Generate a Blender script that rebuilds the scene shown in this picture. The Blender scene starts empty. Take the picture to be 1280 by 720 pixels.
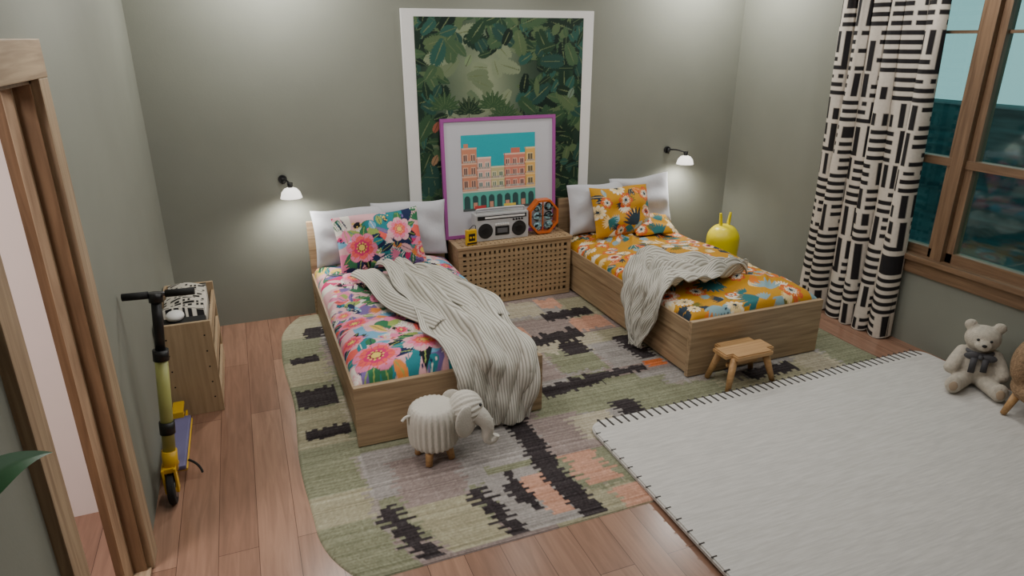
import bpy, bmesh, math, random
import numpy as np
from mathutils import Vector, Matrix, Euler
random.seed(7); rng=np.random.RandomState(11)
SC=bpy.context.scene
# ------------------------------------------------------------------ colour
def lin1(c):
    c=c/255.0
    return c/12.92 if c<=0.04045 else ((c+0.055)/1.055)**2.4
def L(*c): return (lin1(c[0]),lin1(c[1]),lin1(c[2]),1.0)
def linarr(a):
    a=np.clip(a/255.0,0,1); return np.where(a<=0.04045,a/12.92,((a+0.055)/1.055)**2.4)
# ------------------------------------------------------------------ materials
def newmat(name):
    m=bpy.data.materials.new(name); m.use_nodes=True
    nt=m.node_tree; b=nt.nodes["Principled BSDF"]; return m,nt,b
def bump(nt,b,hsock,strength,dist=0.01):
    n=nt.nodes.new("ShaderNodeBump"); n.inputs["Strength"].default_value=strength; n.inputs["Distance"].default_value=dist
    nt.links.new(hsock,n.inputs["Height"]); nt.links.new(n.outputs[0],b.inputs["Normal"]); return n
def mp(nt,scale,coord="Object",rot=(0,0,0)):
    t=nt.nodes.new("ShaderNodeTexCoord"); m=nt.nodes.new("ShaderNodeMapping")
    m.inputs["Scale"].default_value=scale; m.inputs["Rotation"].default_value=rot
    nt.links.new(t.outputs[coord],m.inputs[0]); return m.outputs[0]
def plain(name,col,rough=0.6,metal=0.0,var=0.06,nscale=8,bs=0.0,bscale=60,emit=None,estr=0,spec=0.5):
    m,nt,b=newmat(name)
    v=mp(nt,(1,1,1)); n=nt.nodes.new("ShaderNodeTexNoise"); n.inputs["Scale"].default_value=nscale; n.inputs["Detail"].default_value=4
    nt.links.new(v,n.inputs[0]); r=nt.nodes.new("ShaderNodeValToRGB")
    c=L(*col); r.color_ramp.elements[0].position=.3; r.color_ramp.elements[1].position=.7
    r.color_ramp.elements[0].color=tuple(x*(1-var) for x in c[:3])+(1,); r.color_ramp.elements[1].color=tuple(min(1,x*(1+var)) for x in c[:3])+(1,)
    nt.links.new(n.outputs[0],r.inputs[0]); nt.links.new(r.outputs[0],b.inputs["Base Color"])
    b.inputs["Roughness"].default_value=rough; b.inputs["Metallic"].default_value=metal; b.inputs["Specular IOR Level"].default_value=spec
    if bs>0:
        n2=nt.nodes.new("ShaderNodeTexNoise"); n2.inputs["Scale"].default_value=bscale; n2.inputs["Detail"].default_value=3
        nt.links.new(v,n2.inputs[0]); bump(nt,b,n2.outputs[0],bs,0.01)
    if emit: b.inputs["Emission Color"].default_value=L(*emit); b.inputs["Emission Strength"].default_value=estr
    return m
def wood(name,c1,c2,axis='x',rough=0.5,scale=1.0):
    m,nt,b=newmat(name)
    s={'x':(1.2,22,22),'y':(22,1.2,22),'z':(22,22,1.2)}[axis]; s=tuple(q*scale for q in s)
    v=mp(nt,s); n=nt.nodes.new("ShaderNodeTexNoise"); n.inputs["Scale"].default_value=2.2; n.inputs["Detail"].default_value=6; n.inputs["Distortion"].default_value=.6
    nt.links.new(v,n.inputs[0]); r=nt.nodes.new("ShaderNodeValToRGB"); r.color_ramp.elements[0].position=.3; r.color_ramp.elements[1].position=.72
    r.color_ramp.elements[0].color=L(*c1); r.color_ramp.elements[1].color=L(*c2)
    nt.links.new(n.outputs[0],r.inputs[0]); nt.links.new(r.outputs[0],b.inputs["Base Color"]); b.inputs["Roughness"].default_value=rough
    bump(nt,b,n.outputs[0],.12,.003); return m
def vcmat(name,rough=.85,weave=None,bs=.25,noise=.1,sheen=.0,nsc=(60,60,60)):
    m,nt,b=newmat(name)
    a=nt.nodes.new("ShaderNodeAttribute"); a.attribute_name="Col"
    v=mp(nt,nsc); n=nt.nodes.new("ShaderNodeTexNoise"); n.inputs["Scale"].default_value=1; n.inputs["Detail"].default_value=4; nt.links.new(v,n.inputs[0])
    mr=nt.nodes.new("ShaderNodeMapRange"); mr.inputs[1].default_value=.3; mr.inputs[2].default_value=.7; mr.inputs[3].default_value=1-noise; mr.inputs[4].default_value=1+noise
    nt.links.new(n.outputs[0],mr.inputs[0])
    mx=nt.nodes.new("ShaderNodeVectorMath"); mx.operation='SCALE'; nt.links.new(a.outputs["Color"],mx.inputs[0]); nt.links.new(mr.outputs[0],mx.inputs["Scale"])
    nt.links.new(mx.outputs[0],b.inputs["Base Color"]); b.inputs["Roughness"].default_value=rough; b.inputs["Sheen Weight"].default_value=sheen
    b.inputs["Specular IOR Level"].default_value=.25
    if weave:
        w=nt.nodes.new("ShaderNodeTexWave"); w.bands_direction=weave[0]; w.inputs["Scale"].default_value=weave[1]; w.inputs["Distortion"].default_value=1.2; w.inputs["Detail"].default_value=2
        vv=mp(nt,(1,1,1)); nt.links.new(vv,w.inputs[0]); ad=nt.nodes.new("ShaderNodeMath"); ad.operation='ADD'
        nt.links.new(w.outputs["Fac"],ad.inputs[0]); nt.links.new(n.outputs[0],ad.inputs[1]); bump(nt,b,ad.outputs[0],bs,.006)
    else: bump(nt,b,n.outputs[0],bs,.004)
    return m
def knitmat(name,col,dark,sc=40,coord="UV",dirn='X'):
    m,nt,b=newmat(name)
    v=mp(nt,(1,1,1),coord); w=nt.nodes.new("ShaderNodeTexWave"); w.bands_direction=dirn; w.inputs["Scale"].default_value=sc; w.inputs["Distortion"].default_value=.4; w.inputs["Detail"].default_value=2
    nt.links.new(v,w.inputs[0]); r=nt.nodes.new("ShaderNodeValToRGB"); r.color_ramp.elements[0].color=L(*dark); r.color_ramp.elements[1].color=L(*col); r.color_ramp.elements[1].position=.5
    nt.links.new(w.outputs["Fac"],r.inputs[0]); nt.links.new(r.outputs[0],b.inputs["Base Color"]); b.inputs["Roughness"].default_value=.95; b.inputs["Specular IOR Level"].default_value=.1
    bump(nt,b,w.outputs["Fac"],.6,.005); return m
# ------------------------------------------------------------------ mesh helpers
def link(o,parent=None):
    SC.collection.objects.link(o)
    if parent: o.parent=parent
    return o
def empty(name):
    e=bpy.data.objects.new(name,None); SC.collection.objects.link(e); return e
def mesh_obj(name,verts,faces,mat,parent=None,smooth=False):
    me=bpy.data.meshes.new(name); me.from_pydata(verts,[],faces); me.update()
    if mat: me.materials.append(mat)
    if smooth: me.polygons.foreach_set("use_smooth",[True]*len(me.polygons))
    return link(bpy.data.objects.new(name,me),parent)
def bm_obj(name,bm,mat,parent=None,smooth=False,M=None):
    if M is not None: bmesh.ops.transform(bm,matrix=M,verts=bm.verts)
    me=bpy.data.meshes.new(name); bm.to_mesh(me); bm.free()
    for m in (mat if isinstance(mat,(list,tuple)) else [mat]): me.materials.append(m)
    if smooth: me.polygons.foreach_set("use_smooth",[True]*len(me.polygons))
    return link(bpy.data.objects.new(name,me),parent)
def addbox(bm,x0,x1,y0,y1,z0,z1,M=None):
    r=bmesh.ops.create_cube(bm,size=1); vs=r["verts"]
    T=Matrix.Translation(((x0+x1)/2,(y0+y1)/2,(z0+z1)/2))@Matrix.Diagonal((abs(x1-x0),abs(y1-y0),abs(z1-z0),1))
    if M is not None: T=M@T
    bmesh.ops.transform(bm,matrix=T,verts=vs); return vs
def box(name,x0,x1,y0,y1,z0,z1,mat,parent=None,bev=0.0,M=None):
    bm=bmesh.new(); addbox(bm,x0,x1,y0,y1,z0,z1)
    if bev>0: bmesh.ops.bevel(bm,geom=bm.edges[:],offset=bev,segments=2,affect='EDGES',profile=.7)
    return bm_obj(name,bm,mat,parent,M=M)
def addcyl(bm,p0,p1,r0,r1=None,seg=20):
    p0=Vector(p0);p1=Vector(p1); r1=r0 if r1 is None else r1; d=p1-p0
    r=bmesh.ops.create_cone(bm,cap_ends=True,segments=seg,radius1=r0,radius2=r1,depth=d.length)
    M=Matrix.Translation((p0+p1)/2)@d.to_track_quat('Z','Y').to_matrix().to_4x4()
    bmesh.ops.transform(bm,matrix=M,verts=r["verts"]); return r["verts"]
def cyl(name,p0,p1,r0,mat,parent=None,r1=None,seg=24,smooth=True):
    bm=bmesh.new(); addcyl(bm,p0,p1,r0,r1,seg); o=bm_obj(name,bm,mat,parent)
    for p in o.data.polygons: p.use_smooth=len(p.vertices)<8
    return o
def addsph(bm,c,r,seg=20,M=None):
    if not hasattr(r,'__len__'): r=(r,r,r)
    q=bmesh.ops.create_uvsphere(bm,u_segments=seg,v_segments=max(8,seg*2//3),radius=1)
    T=Matrix.Translation(c)@(M if M is not None else Matrix.Identity(4))@Matrix.Diagonal((r[0],r[1],r[2],1))
    bmesh.ops.transform(bm,matrix=T,verts=q["verts"])
def sph(name,c,r,mat,parent=None,seg=24):
    bm=bmesh.new(); addsph(bm,c,r,seg); return bm_obj(name,bm,mat,parent,True)
def lathe(name,prof,mat,parent=None,c=(0,0,0),seg=40,smooth=True,M=None,fn=None):
    vs=[];fs=[];n=len(prof)
    for i in range(seg):
        a=2*math.pi*i/seg
        for r,z in prof:
            k=fn(a,z) if fn else 1
            vs.append((c[0]+r*k*math.cos(a),c[1]+r*k*math.sin(a),c[2]+z))
    for i in range(seg):
        for j in range(n-1):
            a=i*n+j;b=((i+1)%seg)*n+j; fs.append((a,b,b+1,a+1))
    o=mesh_obj(name,vs,fs,mat,parent,smooth)
    if M is not None: o.data.transform(M)
    return o
def tube(name,pts,r,mat,parent=None,cyclic=False,radii=None):
    cu=bpy.data.curves.new(name,'CURVE'); cu.dimensions='3D'; cu.bevel_depth=r; cu.bevel_resolution=5; cu.resolution_u=8; cu.use_fill_caps=True
    s=cu.splines.new('NURBS'); s.points.add(len(pts)-1)
    for i,p in enumerate(pts):
        s.points[i].co=(p[0],p[1],p[2],1)
        if radii: s.points[i].radius=radii[i]
    s.use_endpoint_u=True; s.order_u=3; s.use_cyclic_u=cyclic
    o=bpy.data.objects.new(name,cu); link(o); cu.materials.append(mat)
    dg=bpy.context.evaluated_depsgraph_get(); me=bpy.data.meshes.new_from_object(o.evaluated_get(dg)); me.name=name
    bpy.data.objects.remove(o)
    me.polygons.foreach_set("use_smooth",[True]*len(me.polygons))
    return link(bpy.data.objects.new(name,me),parent)
def remesh(o,vox=.006,sm=6):
    m=o.modifiers.new("r",'REMESH'); m.mode='VOXEL'; m.voxel_size=vox; m.use_smooth_shade=True
    s=o.modifiers.new("s",'SMOOTH'); s.iterations=sm; s.factor=.6
def grid(name,V,mat,parent=None,col=None,uv=None,smooth=True,solid=0):
    ny,nx=V.shape[:2]; idx=np.arange(ny*nx).reshape(ny,nx)
    F=np.stack([idx[:-1,:-1],idx[:-1,1:],idx[1:,1:],idx[1:,:-1]],-1).reshape(-1,4)
    me=bpy.data.meshes.new(name); me.vertices.add(ny*nx); me.vertices.foreach_set("co",V.reshape(-1).astype(np.float32))
    nf=len(F); me.loops.add(nf*4); me.loops.foreach_set("vertex_index",F.reshape(-1).astype(np.int32))
    me.polygons.add(nf); me.polygons.foreach_set("loop_start",(np.arange(nf)*4).astype(np.int32))
    me.polygons.foreach_set("loop_total",np.full(nf,4,dtype=np.int32))
    me.update(calc_edges=True); me.validate()
    me.polygons.foreach_set("use_smooth",[smooth]*len(me.polygons))
    if col is not None:
        a=me.attributes.new("Col",'FLOAT_COLOR','POINT'); c=np.ones((ny*nx,4),np.float32); c[:,:3]=linarr(col.reshape(-1,3)); a.data.foreach_set("color",c.reshape(-1))
    if uv is not None:
        l=me.uv_layers.new(name="UVMap"); l.data.foreach_set("uv",uv.reshape(-1,2)[F.reshape(-1)].astype(np.float32).reshape(-1))
    me.materials.append(mat); o=link(bpy.data.objects.new(name,me),parent)
    if solid: s=o.modifiers.new("sol",'SOLIDIFY'); s.thickness=solid; s.offset=-1
    return o
# ------------------------------------------------------------------ painter
class Canvas:
    def __init__(s,W,H,res,bg):
        s.nx=int(round(W/res))+1; s.ny=int(round(H/res))+1; s.W=W;s.H=H
        s.x=np.linspace(0,W,s.nx); s.y=np.linspace(0,H,s.ny); s.c=np.zeros((s.ny,s.nx,3)); s.c[:]=bg
    def win(s,cx,cy,r):
        i0=max(0,np.searchsorted(s.x,cx-r)); i1=np.searchsorted(s.x,cx+r); j0=max(0,np.searchsorted(s.y,cy-r)); j1=np.searchsorted(s.y,cy+r)
        return slice(j0,j1),slice(i0,i1)
    def put(s,cx,cy,r,fn,col):
        a,b=s.win(cx,cy,r); X,Y=np.meshgrid(s.x[b]-cx,s.y[a]-cy)
        if X.size==0: return
        m=fn(X,Y); sub=s.c[a,b]; sub[m]=col; s.c[a,b]=sub
    def ell(s,cx,cy,rx,ry,col,rot=0):
        ca,sa=math.cos(rot),math.sin(rot)
        s.put(cx,cy,max(rx,ry),lambda X,Y:((X*ca+Y*sa)/rx)**2+((-X*sa+Y*ca)/ry)**2<1,col)
    def rect(s,x0,y0,x1,y1,col):
        a=(s.y>=y0)&(s.y<=y1); b=(s.x>=x0)&(s.x<=x1); s.c[np.ix_(a,b)]=col
    def leaf(s,x,y,ln,w,rot,col,vein=None,serr=0):
        ca,sa=math.cos(rot),math.sin(rot)
        def f(X,Y):
            t=(X*ca+Y*sa)/ln; d=-X*sa+Y*ca; e=w*np.sin(np.pi*np.clip(t,0,1))**.8
            if serr: e=e*(1-.45*(np.sin(t*serr*6.28)>0.2))
            return (t>0)&(t<1)&(np.abs(d)<e)
        s.put(x,y,ln,f,col)
        if vein is not None:
            s.put(x,y,ln,lambda X,Y:((X*ca+Y*sa)>0)&((X*ca+Y*sa)<ln*.92)&(np.abs(-X*sa+Y*ca)<w*.09),vein)
    def flower(s,x,y,R,n,cols,ph=0,cen=None,depth=.3):
        for k,c in enumerate(cols):
            Rk=R*(1-k*.24)
            def f(X,Y):
                r=np.hypot(X,Y); a=np.arctan2(Y,X)+ph+k*.25
                return r<Rk*(1-depth+depth*np.abs(np.cos(n*a/2))**.6)
            s.put(x,y,Rk,f,c)
            if k<2 and len(cols)>k+1:
                cc=cols[k+1]; s.put(x,y,Rk,lambda X,Y:(np.hypot(X,Y)<Rk*.88)&(np.abs(np.sin((np.arctan2(Y,X)+ph)*n*1.5))<.25),cc)
        if cen is not None:
            s.ell(x,y,R*.2,R*.2,cen)
            for i in range(10):
                a=i*.628; s.ell(x+R*.3*math.cos(a),y+R*.3*math.sin(a),R*.05,R*.05,cen)
# ------------------------------------------------------------------ common materials
M_wall=plain("painted_wall",(128,130,120),.7,var=.03,nscale=3,bs=.05,bscale=120,spec=.3)
OA,OB=(136,113,86),(180,155,122)
M_oak_x=wood("oak_x",OA,OB,'x'); M_oak_y=wood("oak_y",OA,OB,'y'); M_oak_z=wood("oak_z",OA,OB,'z')
M_trim=wood("trim_wood_z",(136,112,88),(180,156,126),'z'); M_trimy=wood("trim_wood_y",(136,112,88),(180,156,126),'y')
M_win=wood("window_wood",(98,74,54),(136,108,82),'z'); M_winy=wood("window_wood_y",(98,74,54),(136,108,82),'y')
M_dark=plain("dark_void",(18,16,15),.8)
M_black=plain("black_plastic",(20,20,22),.4); M_rubber=plain("rubber",(24,24,24),.8)
M_white=plain("white_paint",(224,223,221),.5,var=.02); M_cotton=plain("white_cotton",(188,189,195),.9,var=.04,bs=.3,bscale=25)
def floor_mat():
    m,nt,b=newmat("wood_floor")
    t=nt.nodes.new("ShaderNodeTexCoord"); mpn=nt.nodes.new("ShaderNodeMapping"); mpn.inputs["Rotation"].default_value=(0,0,math.pi/2)
    nt.links.new(t.outputs["Object"],mpn.inputs[0])
    br=nt.nodes.new("ShaderNodeTexBrick"); br.inputs["Scale"].default_value=1; br.inputs["Brick Width"].default_value=1.9; br.inputs["Row Height"].default_value=.165
    br.inputs["Mortar Size"].default_value=.0016; br.inputs["Mortar Smooth"].default_value=.3; br.offset=.37
    br.inputs["Color1"].default_value=L(160,124,103); br.inputs["Color2"].default_value=L(136,102,84); br.inputs["Mortar"].default_value=L(84,60,50)
    nt.links.new(mpn.outputs[0],br.inputs[0])
    m2=nt.nodes.new("ShaderNodeMapping"); m2.inputs["Scale"].default_value=(14,1.0,1); nt.links.new(t.outputs["Object"],m2.inputs[0])
    n=nt.nodes.new("ShaderNodeTexNoise"); n.inputs["Scale"].default_value=2.4; n.inputs["Detail"].default_value=7; n.inputs["Distortion"].default_value=1.0; nt.links.new(m2.outputs[0],n.inputs[0])
    mr=nt.nodes.new("ShaderNodeMapRange"); mr.inputs[1].default_value=.25; mr.inputs[2].default_value=.75; mr.inputs[3].default_value=.74; mr.inputs[4].default_value=1.16; nt.links.new(n.outputs[0],mr.inputs[0])
    vm=nt.nodes.new("ShaderNodeVectorMath"); vm.operation='SCALE'; nt.links.new(br.outputs["Color"],vm.inputs[0]); nt.links.new(mr.outputs[0],vm.inputs["Scale"])
    nt.links.new(vm.outputs[0],b.inputs["Base Color"]); b.inputs["Roughness"].default_value=.25
    bump(nt,b,br.outputs["Fac"],-.2,.003); return m
# ------------------------------------------------------------------ ROOM
BW=5.27; LW=-.61; RW=4.35; CH=2.75; FW=-1.2; TK=.10
box("floor",-3.2,RW+.25,FW-.2,BW+.2,-.1,0,floor_mat())
box("ceiling",-3.2,RW+.25,FW-.2,BW+.2,CH,CH+.1,plain("ceiling_paint",(225,224,218),.9,var=.01))
box("wall_back",LW-.22,RW+.25,BW,BW+.2,0,CH,M_wall)
box("wall_front",-3.2,RW+.25,FW-.2,FW,0,CH,M_wall)
DY0,DY1,DH=1.89,2.65,2.0
bm=bmesh.new(); addbox(bm,LW-TK,LW,FW,DY0,0,CH); addbox(bm,LW-TK,LW,DY1,BW,0,CH); addbox(bm,LW-TK,LW,DY0,DY1,DH,CH); bm_obj("wall_left",bm,M_wall)
WY0,WY1,WZ0,WZ1=1.12,3.98,.64,2.5
bm=bmesh.new(); addbox(bm,RW,RW+.25,FW,WY0,0,CH); addbox(bm,RW,RW+.25,WY1,BW,0,CH); addbox(bm,RW,RW+.25,WY0,WY1,0,WZ0); addbox(bm,RW,RW+.25,WY0,WY1,WZ1,CH); bm_obj("wall_right",bm,M_wall)
M_hall=plain("hall_paint",(236,220,214),.8,var=.01)
box("wall_hall_back",-3.2,LW-TK,3.13,3.33,0,CH,M_hall); box("wall_hall_left",-3.2,-3.0,FW,3.13,0,CH,M_hall)
e=empty("door_1")
for (a,b2,n) in ((DY1-.02,DY1+.10,"casing_far"),(DY0-.12,DY0+.0,"casing_near")):
    box(n,LW-.005,LW+.03,a,b2,0,DH-.02,M_trim,e,.004)
box("casing_head",LW-.005,LW+.032,DY0-.12,DY1+.10,DH-.02,DH+.10,M_trimy,e,.004)
M_jamb=wood("jamb_wood",(104,78,55),(138,108,80),'z')
J=LW-TK-.01
box("jamb_far",J,LW+.005,DY1-.035,DY1,0,DH,M_jamb,e); box("jamb_near",J,LW+.005,DY0,DY0+.02,0,DH,M_jamb,e)
box("jamb_head",J,LW+.005,DY0,DY1,DH-.035,DH,M_jamb,e); box("stop_far",LW-.075,LW-.045,DY1-.05,DY1-.03,0,DH,M_trim,e,.003)
box("threshold",LW-TK,LW+.02,DY0,DY1,0,.012,M_trimy,e)
def window(name,y0,y1):
    e=empty(name); z0,z1=WZ0+.02,WZ1-.02; x0,x1=RW+.02,RW+.09; s=.05
    box("stile_a",x0,x1,y0,y0+s,z0,z1,M_win,e,.004); box("stile_b",x0,x1,y1-s,y1,z0,z1,M_win,e,.004)
    box("rail_bottom",x0,x1,y0,y1,z0,z0+.07,M_winy,e,.004); box("rail_top",x0,x1,y0,y1,z1-.07,z1,M_winy,e,.004)
    box("meeting_rail",x0-.01,x1,y0,y1,1.30,1.355,M_winy,e,.004)
    ym=(y0+y1)/2
    box("muntin_v",x0+.03,x0+.05,ym-.009,ym+.009,1.35,z1-.05,M_win,e); box("muntin_h",x0+.03,x0+.05,y0+s,y1-s,2.13,2.15,M_winy,e)
    m,nt,b=newmat("window_glass"); t=nt.nodes.new("ShaderNodeBsdfTransparent"); t.inputs[0].default_value=(.78,.93,.92,1); g=nt.nodes.new("ShaderNodeBsdfGlossy"); g.inputs["Roughness"].default_value=.04
    n=nt.nodes.new("ShaderNodeTexNoise"); n.inputs["Scale"].default_value=1.5; nt.links.new(mp(nt,(1,1,1)),n.inputs[0]); bb=nt.nodes.new("ShaderNodeBump"); bb.inputs["Strength"].default_value=.05; nt.links.new(n.outputs[0],bb.inputs["Height"]); nt.links.new(bb.outputs[0],g.inputs["Normal"])
    mx=nt.nodes.new("ShaderNodeMixShader"); mx.inputs[0].default_value=.06; nt.links.new(t.outputs[0],mx.inputs[1]); nt.links.new(g.outputs[0],mx.inputs[2]); nt.links.new(mx.outputs[0],nt.nodes["Material Output"].inputs[0])
    box("glass",x0+.035,x0+.041,y0+s-.01,y1-s+.01,z0+.05,z1-.05,m,e)
window("window_1",3.035,WY1); window("window_2",2.06,2.955)
e=empty("trim_1")
box("mullion",RW-.02,RW+.12,2.955,3.035,WZ0,WZ1,M_win,e,.006); box("mullion_end",RW-.02,RW+.12,WY0,2.06,WZ0,WZ1,M_win,e,.006)
box("sill",RW-.06,RW+.14,WY0-.1,WY1+.1,.625,.665,M_winy,e,.006); box("apron",RW-.028,RW+.0,WY0-.1,WY1+.1,.53,.625,M_winy,e,.004)
box("casing_far",RW-.03,RW,WY1,WY1+.11,.66,WZ1,M_win,e,.004); box("casing_top",RW-.03,RW,WY0-.1,WY1+.11,WZ1,WZ1+.11,M_winy,e,.004)
m,nt,b=newmat("garden_hedge_leaves"); v=mp(nt,(1,.6,5)); n=nt.nodes.new("ShaderNodeTexNoise"); n.inputs["Scale"].default_value=2.5; n.inputs["Detail"].default_value=5; nt.links.new(v,n.inputs[0])
r=nt.nodes.new("ShaderNodeValToRGB"); r.color_ramp.elements[0].color=L(22,50,54); r.color_ramp.elements[1].color=L(56,94,96); r.color_ramp.elements[0].position=.35; r.color_ramp.elements[1].position=.7
nt.links.new(n.outputs[0],r.inputs[0]); nt.links.new(r.outputs[0],b.inputs["Base Color"]); b.inputs["Roughness"].default_value=.9
box("garden_hedge",8.2,8.8,-6,14,-.5,1.34,m); box("garden_ground",RW+.25,8.2,-6,14,-.5,-.3,m)
# ------------------------------------------------------------------ BEDS
def duvet(name,x0,x1,y0,y1,zb,ht,cv,mat,parent,seed):
    X,Y=np.meshgrid(np.linspace(0,1,cv.nx),np.linspace(0,1,cv.ny)); r=np.random.RandomState(seed)
    e=((1-np.abs(2*X-1)**10).clip(0))**.5*((1-np.abs(2*Y-1)**22).clip(0))**.5
    W=x1-x0; H=y1-y0; w=0
    for i in range(14):
        a=r.uniform(0,6.28); f=r.uniform(3,15); w=w+np.sin((np.cos(a)*X*W+np.sin(a)*Y*H)*f+r.uniform(0,6.28)+1.2*np.sin((X*3+Y*2)*f*.25))/f
    ridge=0
    for i in range(24):
        a=r.uniform(0,6.28); px,py=r.uniform(0,W),r.uniform(0,H); d=(X*W-px)*np.cos(a)+(Y*H-py)*np.sin(a)+.02*np.sin(Y*9); l=-(X*W-px)*np.sin(a)+(Y*H-py)*np.cos(a)
        ridge=ridge+.018*np.exp(-(d/.022)**2)*np.exp(-(l/.2)**2)
    Z=zb+e*(ht+.013*w*3+ridge+.02*np.sin(X*3.14))
    V=np.stack([x0+X*W,y0+Y*H,Z],-1)
    return grid(name,V,mat,parent,cv.c)
M_print=vcmat("printed_cotton",.85,bs=.12,noise=.04,nsc=(120,120,120))
def pillow(name,w,h,t,loc,rot,mat,cv=None,seed=0):
    nx,ny=(cv.nx,cv.ny) if cv else (60,44)
    u,v=np.meshgrid(np.linspace(-1,1,nx),np.linspace(-1,1,ny)); r=np.random.RandomState(seed)
    pr=((1-np.abs(u)**3)*(1-np.abs(v)**3)).clip(0)**.6
    n=0
    for i in range(8):
        a=r.uniform(0,6.28); n=n+np.sin((np.cos(a)*u+np.sin(a)*v)*r.uniform(3,9)+r.uniform(0,6))*.08
    X=u*w/2*(1-.05*(1-v*v)); Z=v*h/2*(1-.06*(1-u*u))+.006*np.sin(u*4+seed)
    T=t/2*pr*(1+n)
    V1=np.stack([X,-T,Z],-1); V2=np.stack([X[:,::-1],T,Z[:,::-1]],-1)
    V=np.concatenate([V1,V2[:,1:]],1); C=None
    if cv: C=np.concatenate([cv.c,cv.c[:,::-1][:,1:]],1)
    o=grid(name,V,mat,None,C); o.location=loc; o.rotation_euler=rot; return o
def bed(x0,x1,yf,yh,zr,cv,seed):
    e=empty("single_bed"); g=.016
    box("footboard",x0,x1,yf,yf+.035,g,zr,M_oak_x,e,.004)
    box("headboard",x0,x1,yh-.035,yh,g,.78,M_oak_x,e,.006)
    for a,b_,s,nm in ((x0,x0+.028,1,"l"),(x1-.028,x1,-1,"r")):
        box("rail_"+nm,a,b_,yf+.035,yh-.035,zr-.13,zr-.012,M_oak_y,e,.003)
        box("drawer_front_"+nm,a+s*.012,b_+s*.012,yf+.05,yh-.05,.03,zr-.138,M_oak_y,e,.003)
    box("base_inside",x0+.045,x1-.045,yf+.04,yh-.04,.04,zr-.13,M_dark,e)
    box("mattress",x0+.032,x1-.032,yf+.04,yh-.04,zr-.12,zr-.01,M_cotton,e,.01)
    duvet("duvet",x0+.012,x1-.012,yf+.030,yh-.05,zr-.014,.075,cv,M_print,e,seed)
    return e
DW,DL=1.07,1.98
P1=dict(navy=(30,42,78),coral=(226,96,88),pink=(224,124,160),hot=(200,48,104),teal=(40,126,136),green=(52,114,78),lime=(146,164,88),orange=(218,134,66),yel=(226,194,96),white=(226,220,210),purple=(116,98,154),sky=(112,166,198),black=(26,30,38),wine=(112,30,54),rose=(222,172,178))
def floral1(W,H,res,seed,fix=()):
    cv=Canvas(W,H,res,P1['rose']); r=random.Random(seed)
    big=['teal','pink','green','pink','white','rose','navy','sky','rose','purple','teal','coral','lime','hot','white']
    for i in range(int(W*H*90)): cv.ell(r.uniform(0,W),r.uniform(0,H),r.uniform(.05,.11),r.uniform(.03,.08),P1[r.choice(big)],r.uniform(0,3))
    cols=['teal','green','lime','purple','sky','orange','pink','white','navy','coral','rose','yel','white','hot','green','black','pink']
    n=int(W*H*170)
    for i in range(n):
        x,y=r.uniform(0,W),r.uniform(0,H); k=r.random(); c=P1[r.choice(cols)]; rot=r.uniform(0,6.28)
        if k<.45: cv.leaf(x,y,r.uniform(.07,.17),r.uniform(.015,.035),rot,c,P1[r.choice(['white','navy','lime','teal'])])
        elif k<.62:
            cv.ell(x,y,r.uniform(.02,.045),r.uniform(.015,.03),c,rot); d=P1[r.choice(['white','yel','navy'])]
            for j in range(8): cv.ell(x+r.uniform(-.035,.035),y+r.uniform(-.03,.03),.006,.006,d)
        elif k<.82:
            for j in range(6): cv.leaf(x,y,.09,.010,rot+(j-2.5)*.28,c)
        else:
            for j in range(6): cv.leaf(x+j*.013*math.cos(rot+1.57),y+j*.013*math.sin(rot+1.57),.10,.005,rot,P1[r.choice(['white','navy','white'])])
    pts=list(fix); t=0
    while len(pts)<len(fix)+int(W*H*6)+1 and t<500:
        t+=1; x,y,R=r.uniform(0,W),r.uniform(0,H),r.uniform(.04,.075)
        if all(math.hypot(x-a,y-b)>(R+c)*1.15 for a,b,c in pts): pts.append((x,y,R))
    for i,(x,y,R) in enumerate(pts):
        for j in range(6): cv.leaf(x,y,R*1.5,R*.28,r.uniform(0,6.28),P1[r.choice(['green','teal','navy','purple','black'])],P1['lime'])
        s=[('pink','coral','hot','wine'),('rose','pink','coral','hot'),('pink','hot','coral','wine'),('coral','rose','hot','yel')][i%4]
        cv.flower(x,y,R,r.choice([5,6,7]),[P1[q] for q in s],r.uniform(0,3),P1['yel'],.28)
    return cv
P2=dict(bg=(190,138,34),white=(226,218,200),coral=(200,90,54),orange=(212,120,46),teal=(48,106,110),navy=(44,58,70),pink=(216,150,124),cream=(230,204,150),olive=(110,104,46),blue=(130,160,168))
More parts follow.
